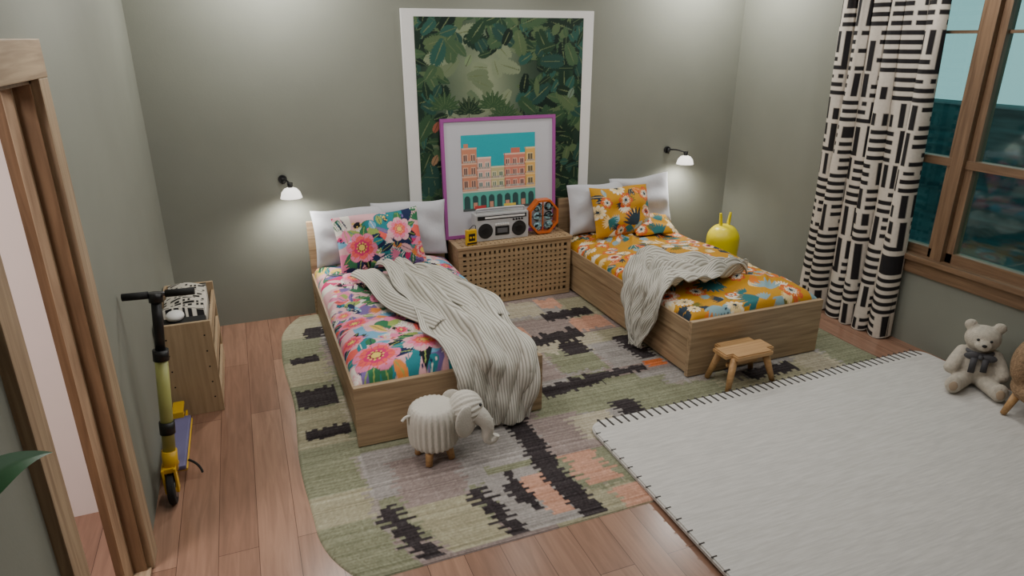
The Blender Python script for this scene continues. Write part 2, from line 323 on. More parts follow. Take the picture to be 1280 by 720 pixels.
def floral2(W,H,res,seed,dens=46):
    cv=Canvas(W,H,res,P2['bg']); r=random.Random(seed); pts=[];t=0
    for i in range(int(W*H*90)):
        x,y,rot=r.uniform(0,W),r.uniform(0,H),r.uniform(0,6.28); c=P2[r.choice(['teal','navy','blue','olive','white','orange','cream'])]
        if r.random()<.6:
            for j in range(7): cv.leaf(x,y,.08,.008,rot+(j-3)*.3,c)
        else: cv.leaf(x,y,r.uniform(.06,.12),.02,rot,c,P2['cream'])
    while t<3000 and len(pts)<W*H*dens:
        t+=1; x,y,R=r.uniform(0,W),r.uniform(0,H),r.uniform(.04,.095)
        if all(math.hypot(x-a,y-b)>(R+c)*.85 for a,b,c in pts): pts.append((x,y,R))
    for i,(x,y,R) in enumerate(pts):
        k=r.random(); rot=r.uniform(0,6.28)
        if k<.34:
            c=P2[r.choice(['teal','navy','blue','white','teal','cream'])]
            for j in range(7): cv.leaf(x-R*.6*math.cos(rot),y-R*.6*math.sin(rot),R*1.8,R*.15,rot+(j-3)*.26,c)
        elif k<.44:
            for j in range(4): cv.leaf(x+j*.014,y,R*1.3,R*.3,rot+j*.5,P2[r.choice(['orange','coral','teal','navy'])],P2['cream'])
        elif k<.66: cv.flower(x,y,R*1.0,r.choice([8,10,12]),[P2['white'],P2['cream']],rot,P2['navy'],.42)
        elif k<.88: cv.flower(x,y,R*.95,r.choice([5,6,7]),[P2['coral'],P2['orange'],P2['white']],rot,P2['navy'],.34)
        else: cv.flower(x,y,R,6,[P2['pink'],P2['white'],P2['coral']],rot,P2['navy'],.3)
    return cv
cvA=floral1(DW,DL,.0055,3,[(.15,.16,.14),(.44,.20,.135),(.42,1.08,.145),(.80,1.45,.11),(.12,.72,.10),(.25,1.5,.10)])
cvB=floral2(DW,DL,.0055,5)
bedL=bed(.37,1.46,3.185,5.235,.375,cvA,1); bedR=bed(2.51,3.60,3.20,5.235,.405,cvB,2)
pillow("white_pillow",.62,.44,.15,(.71,5.09,.67),(-.2,0,.03),M_cotton,seed=1)
pillow("white_pillow",.60,.44,.15,(1.15,5.10,.68),(-.2,.03,-.03),M_cotton,seed=2)
pillow("floral_pillow",.66,.44,.17,(.87,4.90,.665),(-.42,-.04,.02),M_print,floral1(.66,.44,.005,9,[(.17,.17,.12),(.48,.28,.10)]),3)
pillow("white_pillow",.60,.44,.15,(2.84,5.08,.70),(-.2,0,.04),M_cotton,seed=4)
pillow("white_pillow",.60,.46,.15,(3.29,5.10,.715),(-.2,-.05,-.03),M_cotton,seed=5)
pillow("floral_pillow",.57,.44,.17,(2.985,4.92,.695),(-.4,0,.0),M_print,floral2(.57,.44,.005,12,40),6)
pillow("floral_pillow",.40,.28,.10,(3.26,4.86,.56),(-1.2,.0,-.1),M_print,floral2(.40,.28,.005,14),7)
# ------------------------------------------------------------------ throws
def catmull(P,n):
    P=np.array(P,float); k=len(P); t=np.linspace(0,k-1,n); i=np.clip(t.astype(int),0,k-2); f=(t-i)[(...,)+(None,)*(P.ndim-1)]
    a=P[np.clip(i-1,0,k-1)];b=P[i];c=P[i+1];d=P[np.clip(i+2,0,k-1)]
    return .5*((2*b)+(-a+c)*f+(2*a-5*b+4*c-d)*f**2+(-a+3*b-3*c+d)*f**3)
def patch(ctrl,n,m):
    a=catmull(ctrl,n); return np.swapaxes(catmull(np.swapaxes(a,0,1),m),0,1)
M_knit=knitmat("knit_throw",(206,203,193),(152,148,137),11,"UV",'X')
def row(y,xa,xb,z,n=5,dy=0): return [(xa+(xb-xa)*i/(n-1),y+dy*i/(n-1),z) for i in range(n)]
e=empty("throw_blanket")
C=[row(4.76,.80,1.14,.495,dy=-.12),row(4.35,.80,1.24,.495),row(3.9,.82,1.33,.495),row(3.5,.84,1.38,.49),row(3.24,.88,1.40,.465),row(3.15,.90,1.405,.40),row(3.14,.94,1.38,.22),row(3.135,.97,1.345,.035)]
n,m=220,150; V=patch(C,n,m); u,v=np.meshgrid(np.linspace(0,1,m),np.linspace(0,1,n))
f=.030*np.abs(np.sin(u*8.5+1.8*np.sin(v*4)))**1.3+.020*np.abs(np.sin(u*17+v*9+np.sin(v*7)))+.018*np.sin(v*11+u*5)+.012*np.sin(v*27-u*9)
for (u0,s0,w0,a0) in ((.22,.32,.04,.045),(.55,-.25,.035,.04),(.75,.15,.03,.035)): f=f+a0*np.exp(-((u-u0-s0*v)/w0)**2)*np.sin(np.clip(v*1.3,0,1)*3.14)**.5
top=np.clip((V[...,1]-3.15)/.12,0,1); V[...,2]+=(f+.014)*top; V[...,1]-=(f*.9+.008)*(1-top)
V[...,0]+=.022*np.sin(v*9)*top+.02*np.sin(v*23)*top*(np.abs(u-.5)*2)**3
grid("drape",V,M_knit,e,uv=np.stack([u,v*3],-1),solid=.008)
C=[row(4.66,.60,.80,.50),row(4.4,.64,.82,.505),row(4.1,.70,.88,.51),row(3.8,.78,.98,.515),row(3.5,.88,1.06,.52)]
n,m=110,50; V=patch(C,n,m); u,v=np.meshgrid(np.linspace(0,1,m),np.linspace(0,1,n)); V[...,2]+=.04*np.sin(u*3.14)+.012*np.sin(u*9+v*6)-.015
V[...,0]+=.025*np.sin(v*8)
grid("folded_edge",V,M_knit,e,uv=np.stack([u*.4,v*2],-1),solid=.012)
C=[row(4.5,1.0,1.14,.52),row(4.2,1.06,1.22,.535),row(3.8,1.12,1.34,.535),row(3.5,1.18,1.36,.52)]
n,m=90,50; V=patch(C,n,m); u,v=np.meshgrid(np.linspace(0,1,m),np.linspace(0,1,n)); V[...,2]+=.05*np.sin(u*3.14)*np.sin(v*3.14)**.5+.01*np.sin(u*9+v*9)
V[...,0]+=.02*np.sin(v*7+1)
grid("folded_layer",V,M_knit,e,uv=np.stack([u*.4,v*2],-1),solid=.012)
e=empty("throw_blanket")
def rowx(x,ya,yb,z,n=5): return [(x,ya+(yb-ya)*i/(n-1),z) for i in range(n)]
C=[rowx(3.26,3.60,3.70,.505),rowx(3.02,3.54,3.98,.515),rowx(2.80,3.5,4.12,.515),rowx(2.62,3.48,4.12,.515),rowx(2.50,3.48,3.98,.49),rowx(2.47,3.54,3.88,.28),rowx(2.455,3.60,3.78,.04)]
n,m=190,140; V=patch(C,n,m); u,v=np.meshgrid(np.linspace(0,1,m),np.linspace(0,1,n))
cr=.055*np.abs(np.sin(u*10+2.6*np.sin(v*7)))**1.2+.04*np.abs(np.sin(v*15+2.4*np.sin(u*9)))+.014*np.sin(u*23+v*17)+.014*np.sin(u*31-v*27)
top=np.clip((V[...,0]-2.49)/.08,0,1); V[...,2]+=cr*top*1.0+.004; V[...,0]-=(cr*.6+.0)*(1-top)
V[...,1]+=.04*np.sin(v*14+u*3)*np.clip(v*3,0,1)
grid("drape",V,M_knit,e,uv=np.stack([u*1.2,v*3],-1),solid=.008)
# ------------------------------------------------------------------ KILIM RUG
RX0,RX1,RY0,RY1=.07,3.95,2.22,5.22
sg,kh,mv,gr,ch,pe,orr,be,dg=(130,132,108),(158,153,128),(144,130,125),(152,147,143),(54,48,50),(192,146,124),(198,108,60),(174,166,146),(112,106,103)
cv=Canvas(RX1-RX0,RY1-RY0,.0085,(146,138,130))
X,Y=np.meshgrid(cv.x,cv.y); rowj=rng.uniform(0,1,400); colj=rng.uniform(0,1,400)
def jrect(x0,x1,y0,y1,c,amp=.03,vert=True,sl=0):
    x0-=RX0;x1-=RX0;y0-=RY0;y1-=RY0
    if vert:
        k=(Y/.02).astype(int); s=amp*((k%2)*.9+rowj[k%400]*1.2); s2=amp*((k%2)*.9+rowj[(k+57)%400]*1.6)-.5*amp; o=sl*(Y-y0); mm=(X>x0+o+s-.7*amp)&(X<x1+o+s2)&(Y>y0)&(Y<y1)
    else:
        k=(X/.028).astype(int); s=amp*((k%2)*.8+colj[k%400]*1.5); s2=amp*((k%2)*.8+colj[(k+31)%400]*2.0); o=sl*(X-x0); mm=(X>x0)&(X<x1)&(Y>y0+s+o)&(Y<y1+s2+o)
    cv.c[mm]=c
# base field of broad hand-woven blocks (stepped edges)
r=random.Random(44)
pal=[mv,gr,be,mv,kh,gr,dg,sg,mv,be,gr,sg,kh]
y=RY0-.1; 
while y<RY1:
    hh=r.uniform(.22,.42); x=RX0+.28+r.uniform(-.1,.1)
    while x<RX1:
        ww=r.uniform(.32,.75); oy=r.uniform(-.08,.08)
        jrect(x-.03,x+ww+.03,y-.04+oy,y+hh+.06+oy,r.choice(pal),.035,r.random()<.6,r.uniform(-.15,.15)); x+=ww
    y+=hh
# sage / khaki end borders
for (y0,y1,c) in ((2.2,2.62,sg),(2.6,2.86,kh),(2.84,3.3,sg),(3.28,3.72,kh),(3.70,4.05,sg),(4.03,4.4,kh),(4.38,4.8,sg),(4.78,5.3,kh)): jrect(.0,.32,y0,y1,c,.03)
jrect(3.62,4.0,2.2,3.7,sg,.04); jrect(3.62,4.0,3.7,5.3,kh,.04)
# brushy charcoal + peach accents
jrect(.50,.78,2.24,2.60,kh);jrect(.88,1.2,2.24,2.70,gr);jrect(.48,.8,2.6,3.0,mv);jrect(.95,1.2,2.75,3.2,gr);jrect(1.31,1.62,2.72,3.1,mv,.03)
jrect(.09,.34,3.70,3.93,ch,.02,False);jrect(.12,.36,3.34,3.45,ch,.015,False);jrect(.12,.30,4.33,4.43,ch,.015,False);jrect(.22,.36,4.75,4.95,ch)
jrect(.36,.44,2.24,2.66,ch,.04);jrect(.80,.865,2.24,2.62,ch,.04);jrect(1.19,1.31,2.23,3.18,ch,.022);jrect(.98,1.09,2.44,2.60,ch,.02);jrect(1.02,1.06,2.36,2.70,ch,.01)
jrect(1.08,1.18,2.30,2.62,pe,.02);jrect(1.36,1.52,2.44,2.72,pe,.04);jrect(1.44,1.60,2.22,2.38,pe,.03)
jrect(1.7,2.1,4.5,4.8,be,.03,False);jrect(1.78,2.12,3.50,3.82,sg,.03,False);jrect(1.5,1.75,3.5,3.9,mv);jrect(2.12,2.5,3.5,3.9,gr)
jrect(1.55,1.98,3.26,3.40,ch,.03,False,.12);jrect(1.9,2.35,3.38,3.46,ch,.02,False);jrect(1.68,2.2,3.90,4.08,ch,.05,False,.15);jrect(1.92,2.1,3.78,3.98,ch,.02);jrect(2.05,2.47,4.36,4.52,ch,.03,False);jrect(1.5,1.66,4.2,4.5,ch)
jrect(2.36,2.48,3.55,3.95,ch,.03);jrect(2.36,2.50,3.42,3.52,orr,.02);jrect(2.2,2.5,4.10,4.33,pe,.03,False);jrect(2.12,2.3,4.6,4.8,pe,.03,False);jrect(1.62,1.82,4.12,4.30,pe,.03,False)
jrect(2.1,2.35,2.95,3.3,sg);jrect(1.88,2.02,2.9,3.12,ch,.03);jrect(2.9,3.3,3.0,3.12,ch,.02,False);jrect(3.35,3.6,2.95,3.2,be);jrect(1.55,1.8,2.8,3.05,be)
streak=rng.normal(0,7,(cv.ny,1,1))+rng.normal(0,2,(1,cv.nx,1))+rng.normal(0,6,(cv.ny,cv.nx,1)); cv.c=cv.c+streak
U=X/cv.W*2-1; Vv=Y/cv.H*2-1
def chamf(U,V):
    t=np.clip((np.abs(V)-.72)/.28,0,1); return 1-.085*t**2.2
Xw=RX0+cv.W/2+U*cv.W/2*chamf(U,Vv)+.012*np.sin(Y*5)*np.abs(U)**6; Yw=RY0+Y; Z=np.full_like(Xw,.010)+.001*np.sin(X*9)*np.sin(Y*7)
edge=(np.abs(U)>.997)|(np.abs(Vv)>.997); Z[edge]=.001
M_rug=vcmat("kilim_wool",.95,('Y',55),.35,.12,nsc=(14,70,10))
grid("kilim_rug",np.stack([Xw,Yw,Z],-1),M_rug,None,cv.c)
m,nt,b=newmat("cream_wool"); v=mp(nt,(6,60,10)); n=nt.nodes.new("ShaderNodeTexNoise"); n.inputs["Scale"].default_value=1.5; n.inputs["Detail"].default_value=5; nt.links.new(v,n.inputs[0])
r=nt.nodes.new("ShaderNodeValToRGB"); r.color_ramp.elements[0].color=L(188,186,182); r.color_ramp.elements[1].color=L(206,204,200); r.color_ramp.elements[0].position=.3; r.color_ramp.elements[1].position=.7
nt.links.new(n.outputs[0],r.inputs[0]); nt.links.new(r.outputs[0],b.inputs["Base Color"]); b.inputs["Roughness"].default_value=.95; b.inputs["Specular IOR Level"].default_value=.1
bump(nt,b,n.outputs[0],.2,.004)
M_cream=m
e=empty("cream_area_rug")
out=[]; wx0,wx1,wy0,wy1,rr=1.62,4.27,.95,2.92,.10
for cx,cy,a0 in ((wx1-rr,wy1-rr,0),(wx0+rr,wy1-rr,90),(wx0+rr,wy0+rr,180),(wx1-rr,wy0+rr,270)):
    for k in range(9):
        a=math.radians(a0+k*90/8); out.append((cx+rr*math.cos(a),cy+rr*math.sin(a)))
bm=bmesh.new(); lo=[bm.verts.new((x,y,.014)) for x,y in out]; f=bm.faces.new(lo); ex=bmesh.ops.extrude_face_region(bm,geom=[f]); bmesh.ops.translate(bm,verts=[q for q in ex["geom"] if isinstance(q,bmesh.types.BMVert)],vec=(0,0,.022))
bmesh.ops.recalc_face_normals(bm,faces=bm.faces[:]); bmesh.ops.bevel(bm,geom=[q for q in bm.edges if q.verts[0].co.z>.03 and q.verts[1].co.z>.03],offset=.007,segments=3,affect='EDGES')
bm_obj("pile",bm,M_cream,e)
bm=bmesh.new(); x=wx0+.08
while x<wx1-.06:
    M=Matrix.Translation((x,wy1-.035,.037))@Matrix.Rotation(random.uniform(-.08,.08)+.12,4,'Z'); addbox(bm,-.0055,.0055,-.045,.042,-.003,.002,M); addbox(bm,x-.006+.0,x+.006,wy1-.002,wy1+.004,.014,.037); x+=.052
y=wy1-.12
while y>wy0+.1:
    M=Matrix.Translation((wx0+.02,y,.037)); addbox(bm,-.022,.008,-.003,.003,-.003,.001,M); y-=.085
bm_obj("blanket_stitch",bm,plain("dark_yarn",(66,62,60),.9),e)
# ------------------------------------------------------------------ CHEST
e=empty("lattice_chest"); cx0,cx1,cy0,cy1,cz=1.49,2.49,4.90,5.20,.53
M_ch=wood("acacia",(144,120,90),(182,154,118),'x'); M_chh=plain("chest_inside",(56,44,34),.9)
box("core",cx0+.03,cx1-.03,cy0+.03,cy1-.02,.03,cz-.03,M_chh,e)
bm=bmesh.new(); nx_,nz_=22,10; wi=cx1-cx0; g0=.016
addbox(bm,cx0,cx0+.035,cy0,cy0+.018,g0,cz-.02); addbox(bm,cx1-.035,cx1,cy0,cy0+.018,g0,cz-.02); addbox(bm,cx0+.035,cx1-.035,cy0,cy0+.018,g0,.055); addbox(bm,cx0+.035,cx1-.035,cy0,cy0+.018,cz-.055,cz-.02)
for i in range(1,nx_):
    x=cx0+.035+(wi-.07)*i/nx_; addbox(bm,x-.0125,x+.0125,cy0+.001,cy0+.017,.05,cz-.05)
for j in range(1,nz_):
    z=.055+(cz-.11)*j/nz_; addbox(bm,cx0+.03,cx1-.03,cy0+.0015,cy0+.016,z-.0125,z+.0125)
for xs in (cx0,cx1-.018):
    addbox(bm,xs,xs+.018,cy0+.018,cy1,g0,cz-.02)
bm_obj("lattice_sides",bm,M_ch,e)
bm=bmesh.new(); addbox(bm,cx0-.01,cx1+.01,cy0-.012,cy0+.02,cz-.02,cz); addbox(bm,cx0-.01,cx1+.01,cy1-.03,cy1+.01,cz-.02,cz); addbox(bm,cx0-.01,cx0+.03,cy0+.02,cy1-.03,cz-.02,cz); addbox(bm,cx1-.03,cx1+.01,cy0+.02,cy1-.03,cz-.02,cz)
for i in range(1,24): x=cx0+.03+(wi-.06)*i/24; addbox(bm,x-.0135,x+.0135,cy0+.02,cy1-.03,cz-.018,cz-.001)
for j in range(1,6): y=cy0+.02+(cy1-cy0-.05)*j/6; addbox(bm,cx0+.03,cx1-.03,y-.014,y+.014,cz-.017,cz-.0015)
bm_obj("lattice_top",bm,M_ch,e)
# ------------------------------------------------------------------ BIG POSTER
px0,px1,pz0,pz1=1.20,2.81,.20,2.31
e=empty("jungle_poster"); box("white_frame",px0,px1,BW-.03,BW-.003,pz0,pz1,M_white,e,.004)
aw,ah=1.42,1.98; cv=Canvas(aw,ah,.005,(140,150,112)); X,Y=np.meshgrid(cv.x,cv.y)
g=np.clip(1.1-np.hypot((X-.55)/.48,(Y-1.52)/.7),0,1)[...,None]; cv.c=np.array((32,50,40))*(1-g)+np.array((136,146,118))*g
cl=.5+.5*np.sin(X*9+2*np.sin(Y*6))*np.sin(Y*8+X*5); cv.c+= (cl*12)[...,None]
r=random.Random(5); dk=[(30,52,40),(38,64,46),(52,80,56),(24,40,34),(68,94,66),(40,72,64),(30,48,38),(84,104,72),(46,86,76)]
def frond(x,y,ln,rot,c,n=10,w=.011):
    for i in range(n):
        t=i/n; bx=x+ln*t*math.cos(rot);by=y+ln*t*math.sin(rot); l=ln*.5*math.sin(.5+2.3*t)
        for s in (1,-1): cv.leaf(bx,by,max(.03,l),w,rot+s*(.95-.5*t),c)
    cv.leaf(x,y,ln,.004,rot,(104,116,82))
for (x,y) in [(r.uniform(.2,.9),r.uniform(1.0,1.9)) for _ in range(46)]: # pale distant foliage
    cc=r.choice([(118,130,102),(108,122,94),(128,140,112),(96,114,88)]); frond(x,y,r.uniform(.1,.2),r.uniform(0,6.28),cc)
for i in range(620):
    k=i%5; y=r.uniform(.25,2.0)
    lx=.22+.06*math.sin(y*7); rx=.82+.09*math.sin(y*5+1)
    if k==0: x=r.uniform(-.02,lx)
    elif k in(1,2): x=r.uniform(rx,1.44)
    elif k==3: x,y=(r.uniform(.50,1.44),r.uniform(1.72,2.0)) if r.random()<.6 else (r.uniform(.0,.4),r.uniform(1.8,2.0))
    else: x,y=r.uniform(.0,1.42),r.uniform(.1,1.0)
    c=r.choice(dk); q=r.random(); rot=r.uniform(0,6.28)
    if q<.5: frond(x,y,r.uniform(.10,.22),rot,c)
    else: cv.leaf(x,y,r.uniform(.08,.18),r.uniform(.02,.042),rot,c,(88,104,74))
for (x,y) in ((.30,1.10),(.42,1.26),(.56,1.06),(.72,1.22),(.85,1.08),(.62,1.30),(.22,1.3)):
    c=r.choice([(44,70,48),(56,84,56),(34,54,40)])
    for j in range(9): cv.leaf(x,y,.14,.017,1.57+(j-4)*.36,c,(92,108,76))
    cv.leaf(x,y-.2,.2,.004,1.57,c)
for (x,y,c) in ((.20,1.0,(150,104,80)),(.28,.98,(164,124,98)),(.12,1.12,(150,90,70)),(.40,1.62,(120,140,104)),(.1,.86,(150,120,90)),(1.3,1.35,(110,130,112)),(1.1,1.0,(130,140,104))): cv.leaf(x,y,.10,.026,1.1,c,(70,60,50))
Vx=px0+(px1-px0-aw)/2
M_art=vcmat("art_print",.4,bs=.0,noise=.02)
grid("jungle_art",np.stack([Vx+X,np.full_like(X,BW-.0325),pz1-.055-ah+Y],-1),M_art,e,cv.c,smooth=False)
# ------------------------------------------------------------------ PINK FRAME picture
e=empty("framed_city_picture")
fw,fh=1.0,.975
Mx=Matrix.Translation((1.96,5.165,.532))@Matrix.Rotation(-.045,4,'X'); M_pk=plain("magenta_frame",(160,80,152),.4,var=.03)
bm=bmesh.new(); addbox(bm,-fw/2,-fw/2+.026,-.012,.016,0,fh);addbox(bm,fw/2-.026,fw/2,-.012,.016,0,fh);addbox(bm,-fw/2+.026,fw/2-.026,-.012,.016,0,.026);addbox(bm,-fw/2+.026,fw/2-.026,-.012,.016,fh-.026,fh); bm_obj("frame",bm,M_pk,e,M=Mx)
box("mat_board",-fw/2+.02,fw/2-.02,-.002,.012,.02,fh-.02,plain("mat_board",(198,198,206),.5,var=.01),e,M=Mx)
aw,ah=.65,.62; cv=Canvas(aw,ah,.0032,(48,166,180)); X,Y=np.meshgrid(cv.x,cv.y); cv.c=cv.c+(Y*30)[...,None]*np.array((-.3,.2,.1))
def bld(x0,x1,top,c,c2,cols,floors,wc):
    cv.rect(x0,.16,x1,top,c); cv.rect(x0-.004,top-.014,x1+.004,top,c2); cv.rect(x0,.16,x0+.005,top,tuple(q*.8 for q in c))
    w=(x1-x0)/cols; fh_=(top-.02-.18)/floors
    for fl in range(floors):
        z0=.185+fl*fh_; z1=z0+fh_*.66
        for i in range(cols):
            a=x0+w*(i+.27); b_=x0+w*(i+.73); cv.rect(a-.005,z0,b_+.005,z1,c2); cv.rect(a,z0,b_,z1-.006,wc); cv.rect((a+b_)/2-.0025,z0,(a+b_)/2+.0025,z1,c2)
        cv.rect(x0,z0-.012,x1,z0-.004,c2); cv.rect(x0+.01,z0,x1-.01,z0+.014,(200,190,180))
        for i in range(int((x1-x0)/.01)): cv.rect(x0+i*.01,z0,x0+i*.01+.003,z0+.014,(90,80,84))
bld(.0,.13,.52,(206,138,110),(226,186,160),2,3,(110,84,84)); bld(.13,.25,.44,(224,176,160),(238,212,198),2,3,(96,130,130)); bld(.25,.37,.36,(196,186,140),(226,216,180),2,2,(90,120,110)); bld(.37,.56,.46,(212,132,114),(234,192,172),3,3,(110,76,80)); bld(.56,.65,.50,(226,180,104),(238,212,160),1,3,(104,96,80))
cv.rect(.43,.46,.51,.50,(204,120,102)); cv.rect(.02,.52,.06,.55,(206,138,110))
cv.rect(0,0,.65,.165,(92,172,158)); cv.rect(0,.155,.65,.168,(210,206,190))
for i in range(9):
    a=.012+i*.0715; cv.rect(a,.0,a+.05,.10,(56,84,84)); cv.ell(a+.025,.10,.025,.028,(56,84,84))
    if i%2: cv.rect(a+.008,.0,a+.042,.07,(206,150,126))
cv.rect(0,0,.65,.022,(84,92,92)); cv.rect(.1,.012,.2,.04,(200,70,70)); cv.rect(.36,.012,.47,.04,(230,200,90))
V=np.stack([X-aw/2-.01,np.full_like(X,-.0035),Y+.22],-1).reshape(-1,3); V=np.array([Mx@Vector(q) for q in V]).reshape(X.shape+(3,))
grid("city_print",V,M_art,e,cv.c,smooth=False)
# ------------------------------------------------------------------ BOOMBOX
e=empty("boombox"); M_sil=plain("silver_plastic",(184,184,186),.4,metal=.1); M_grill=plain("speaker_grille",(30,30,32),.5)
B=Matrix.Translation((1.905,5.055,.532))
box("body",-.235,.235,-.05,.05,.0,.225,M_sil,e,.008,M=B); box("tuner_panel",-.215,.215,-.0535,-.049,.178,.210,M_black,e,.001,M=B); box("tuner_scale",-.15,.20,-.0545,-.05,.187,.203,M_white,e,M=B)
box("cassette_door",-.062,.062,-.055,-.049,.04,.115,M_black,e,.003,M=B); box("cassette_window",-.045,.045,-.057,-.05,.06,.1,plain("smoke_plastic",(96,96,100),.2),e,M=B)
for i in range(6): box("key_%d"%i,-.062+i*.021,-.046+i*.021,-.058,-.05,.125,.14,M_white,e,M=B)
for s in (-1,1):
    for rr_,dd,mm in ((.074,.053,M_sil),(.064,.056,M_grill),(.03,.058,M_black)):
        o=cyl("speaker_ring",(s*.148,-.045,.085),(s*.148,-dd,.085),rr_,mm,e,seg=36); o.data.transform(B)
o=tube("handle",[(-.215,0,.215),(-.215,-.01,.255),(-.19,-.01,.262),(.19,-.01,.262),(.215,-.01,.255),(.215,0,.215)],.008,M_sil,e); o.data.transform(B)
for i in range(4): o=cyl("knob_%d"%i,(.10+i*.025,-.05,.165),(.10+i*.025,-.06,.165),.008,M_black,e,seg=14); o.data.transform(B)
o=cyl("antenna",(-.2,.03,.228),(.1,.03,.232),.003,M_sil,e); o.data.transform(B)
e=empty("portable_cassette_player"); M_yel=plain("yellow_plastic",(214,170,28),.4)
B=Matrix.Translation((1.615,4.955,.532))@Matrix.Rotation(.15,4,'Z')
box("body",-.045,.045,-.018,.018,0,.125,M_yel,e,.006,M=B); box("window",-.028,.028,-.021,-.017,.035,.095,M_black,e,.002,M=B); box("base_strip",-.043,.043,-.020,-.017,.008,.022,M_black,e,M=B)
for s in (-1,1): o=cyl("reel",(s*.013,-.020,.065),(s*.013,-.024,.065),.009,M_yel,e,seg=16); o.data.transform(B)
o=tube("strap",[(.04,0,.12),(.05,0,.15),(.02,0,.16),(0,0,.14),(-.02,0,.125)],.003,M_black,e); o.data.transform(B)
e=empty("hexagonal_lamp"); B=Matrix.Translation((2.293,5.06,.533)); M_or=plain("orange_lacquer",(200,98,36),.35)
def hexring(R1,R2,y0,y1,mat,name,n=8,ph=math.pi/8):
    vs=[];fs=[]
    for i in range(n):
        a=ph+2*math.pi*i/n
        for R in (R1,R2):
            for y in (y0,y1): vs.append((R*math.cos(a),y,.150+R*1.1*math.sin(a)))
    for i in range(n):
        a=i*4;b_=((i+1)%n)*4; fs+=[(a,b_,b_+1,a+1),(a+2,a+3,b_+3,b_+2),(a,a+2,b_+2,b_),(a+1,b_+1,b_+3,a+3)]
    o=mesh_obj(name,vs,fs,mat,e); o.data.transform(B)
hexring(.126,.143,-.04,.04,M_or,"frame")
m,nt,b=newmat("marbled_glass"); n=nt.nodes.new("ShaderNodeTexNoise"); n.inputs["Scale"].default_value=14; n.inputs["Distortion"].default_value=3; nt.links.new(mp(nt,(1,1,1)),n.inputs[0]); r_=nt.nodes.new("ShaderNodeValToRGB"); r_.color_ramp.elements[0].color=L(20,26,30); r_.color_ramp.elements[1].color=L(150,190,200); r_.color_ramp.elements[0].position=.45; r_.color_ramp.elements[1].position=.62; nt.links.new(n.outputs[0],r_.inputs[0]); nt.links.new(r_.outputs[0],b.inputs["Base Color"]); b.inputs["Roughness"].default_value=.15
for ix in (-1,1):
    for iz in (-1,0,1):
        o=sph("disc_%d_%d"%(ix+1,iz+1),(ix*.052,-.01,.150+iz*.082),(.042,.022,.040),m,e,16); o.data.transform(B)
box("bar",-.004,.004,-.012,.0,.015,.285,M_or,e,M=B)
for iz in (-1,0,1): box("crossbar_%d"%(iz+1),-.105,.105,-.006,.002,.147+iz*.082,.153+iz*.082,M_black,e,M=B)
# ------------------------------------------------------------------ SCONCES
M_em=plain("lit_shade",(250,250,245),.5,emit=(255,248,238),estr=1.5)
def sconce(x,z,dx):
    e=empty("wall_sconce")
    cyl("backplate",(x,BW-.001,z),(x,BW-.018,z),.032,M_black,e)
    sx=x+dx; sy=BW-.16
    tube("arm",[(x,BW-.015,z),(x+dx*.3,BW-.08,z+.015),(x+dx*.8,BW-.14,z+.0),(sx,sy,z-.01)],.007,M_black,e)
    cyl("joint",(x,BW-.03,z+.015),(x,BW-.03,z-.03),.011,M_black,e); cyl("socket",(sx,sy,z+.0),(sx,sy,z-.045),.020,M_black,e,r1=.017)
    lathe("shade",[(.02,-.035),(.045,-.045),(.066,-.07),(.076,-.105),(.078,-.112),(.072,-.108),(.062,-.075),(.042,-.052),(.018,-.045)],M_em,e,c=(sx,sy,z),seg=36)
    sph("bulb",(sx,sy,z-.085),.024,plain("bulb_glass",(255,250,240),.3,emit=(255,244,226),estr=22),e,16)
    l=bpy.data.lights.new("sconce_light",'SPOT'); l.energy=20; l.color=(1,.97,.91); l.spot_size=math.radians(165); l.spot_blend=.9; l.shadow_soft_size=.04
    lo_=bpy.data.objects.new("sconce_light",l); lo_.location=(sx,sy,z-.118); link(lo_,e)
sconce(.24,1.11,.04); sconce(3.64,1.135,.10)
# ------------------------------------------------------------------ CURTAIN
H=2.62; cw=1.5; cv=Canvas(cw,H,.006,(200,192,181)); r=random.Random(21); K=(34,32,34)
y=0
while y<H:
    hh=r.choice([.18,.24,.30]); x=-r.uniform(0,.1)
    while x<cw:
        ww=r.choice([.14,.2,.28]); k=r.random()
        if k<.42:
            n=max(3,int(round(hh/.058)))
            for i in range(n): yy=y+hh*i/n; cv.rect(x+.010,yy+.008,x+ww-.010-(r.random()<.3)*.05,yy+.008+hh/n*.52,K)
        elif k<.72:
            n=max(2,int(round(ww/.062)))
            for i in range(n): xx=x+ww*i/n; cv.rect(xx+.008,y+.008,xx+.008+ww/n*.5,y+hh-.010-(r.random()<.3)*.08,K)
        else:
            cv.rect(x+.01,y+.01,x+ww-.01,y+.04,K); cv.rect(x+.01,y+.01,x+.045,y+hh-.02,K); cv.rect(x+.07,y+.07,x+ww-.01,y+.10,K); cv.rect(x+.07,y+.13,x+.10,y+hh-.02,K)
            if ww>.15: cv.rect(x+.13,y+.13,x+ww-.02,y+hh-.03,K)
        x+=ww
    y+=hh
S,T=np.meshgrid(np.linspace(0,1,cv.nx),np.linspace(0,1,cv.ny))
yt=3.22+.80*S; yb=3.13+.89*S; Yc=yt*T+yb*(1-T)+.02*np.sin(T*4+S*9)*(1-T)
ph=S*2*math.pi*6+.6*np.sin(T*3)+.4*np.sin(S*13); amp=.046+.018*np.sin(S*17+1)
Xc=4.235+amp*np.sin(ph)+.012*np.sin(T*5+S*20); Yc=Yc+.034*np.sin(ph*1.0+1.3)
Zc=.015+T*H+.012*np.sin(ph)*(1-T)**4
grid("patterned_curtain",np.stack([Xc,Yc,Zc],-1),vcmat("curtain_linen",.9,bs=.15,noise=.05),None,cv.c)
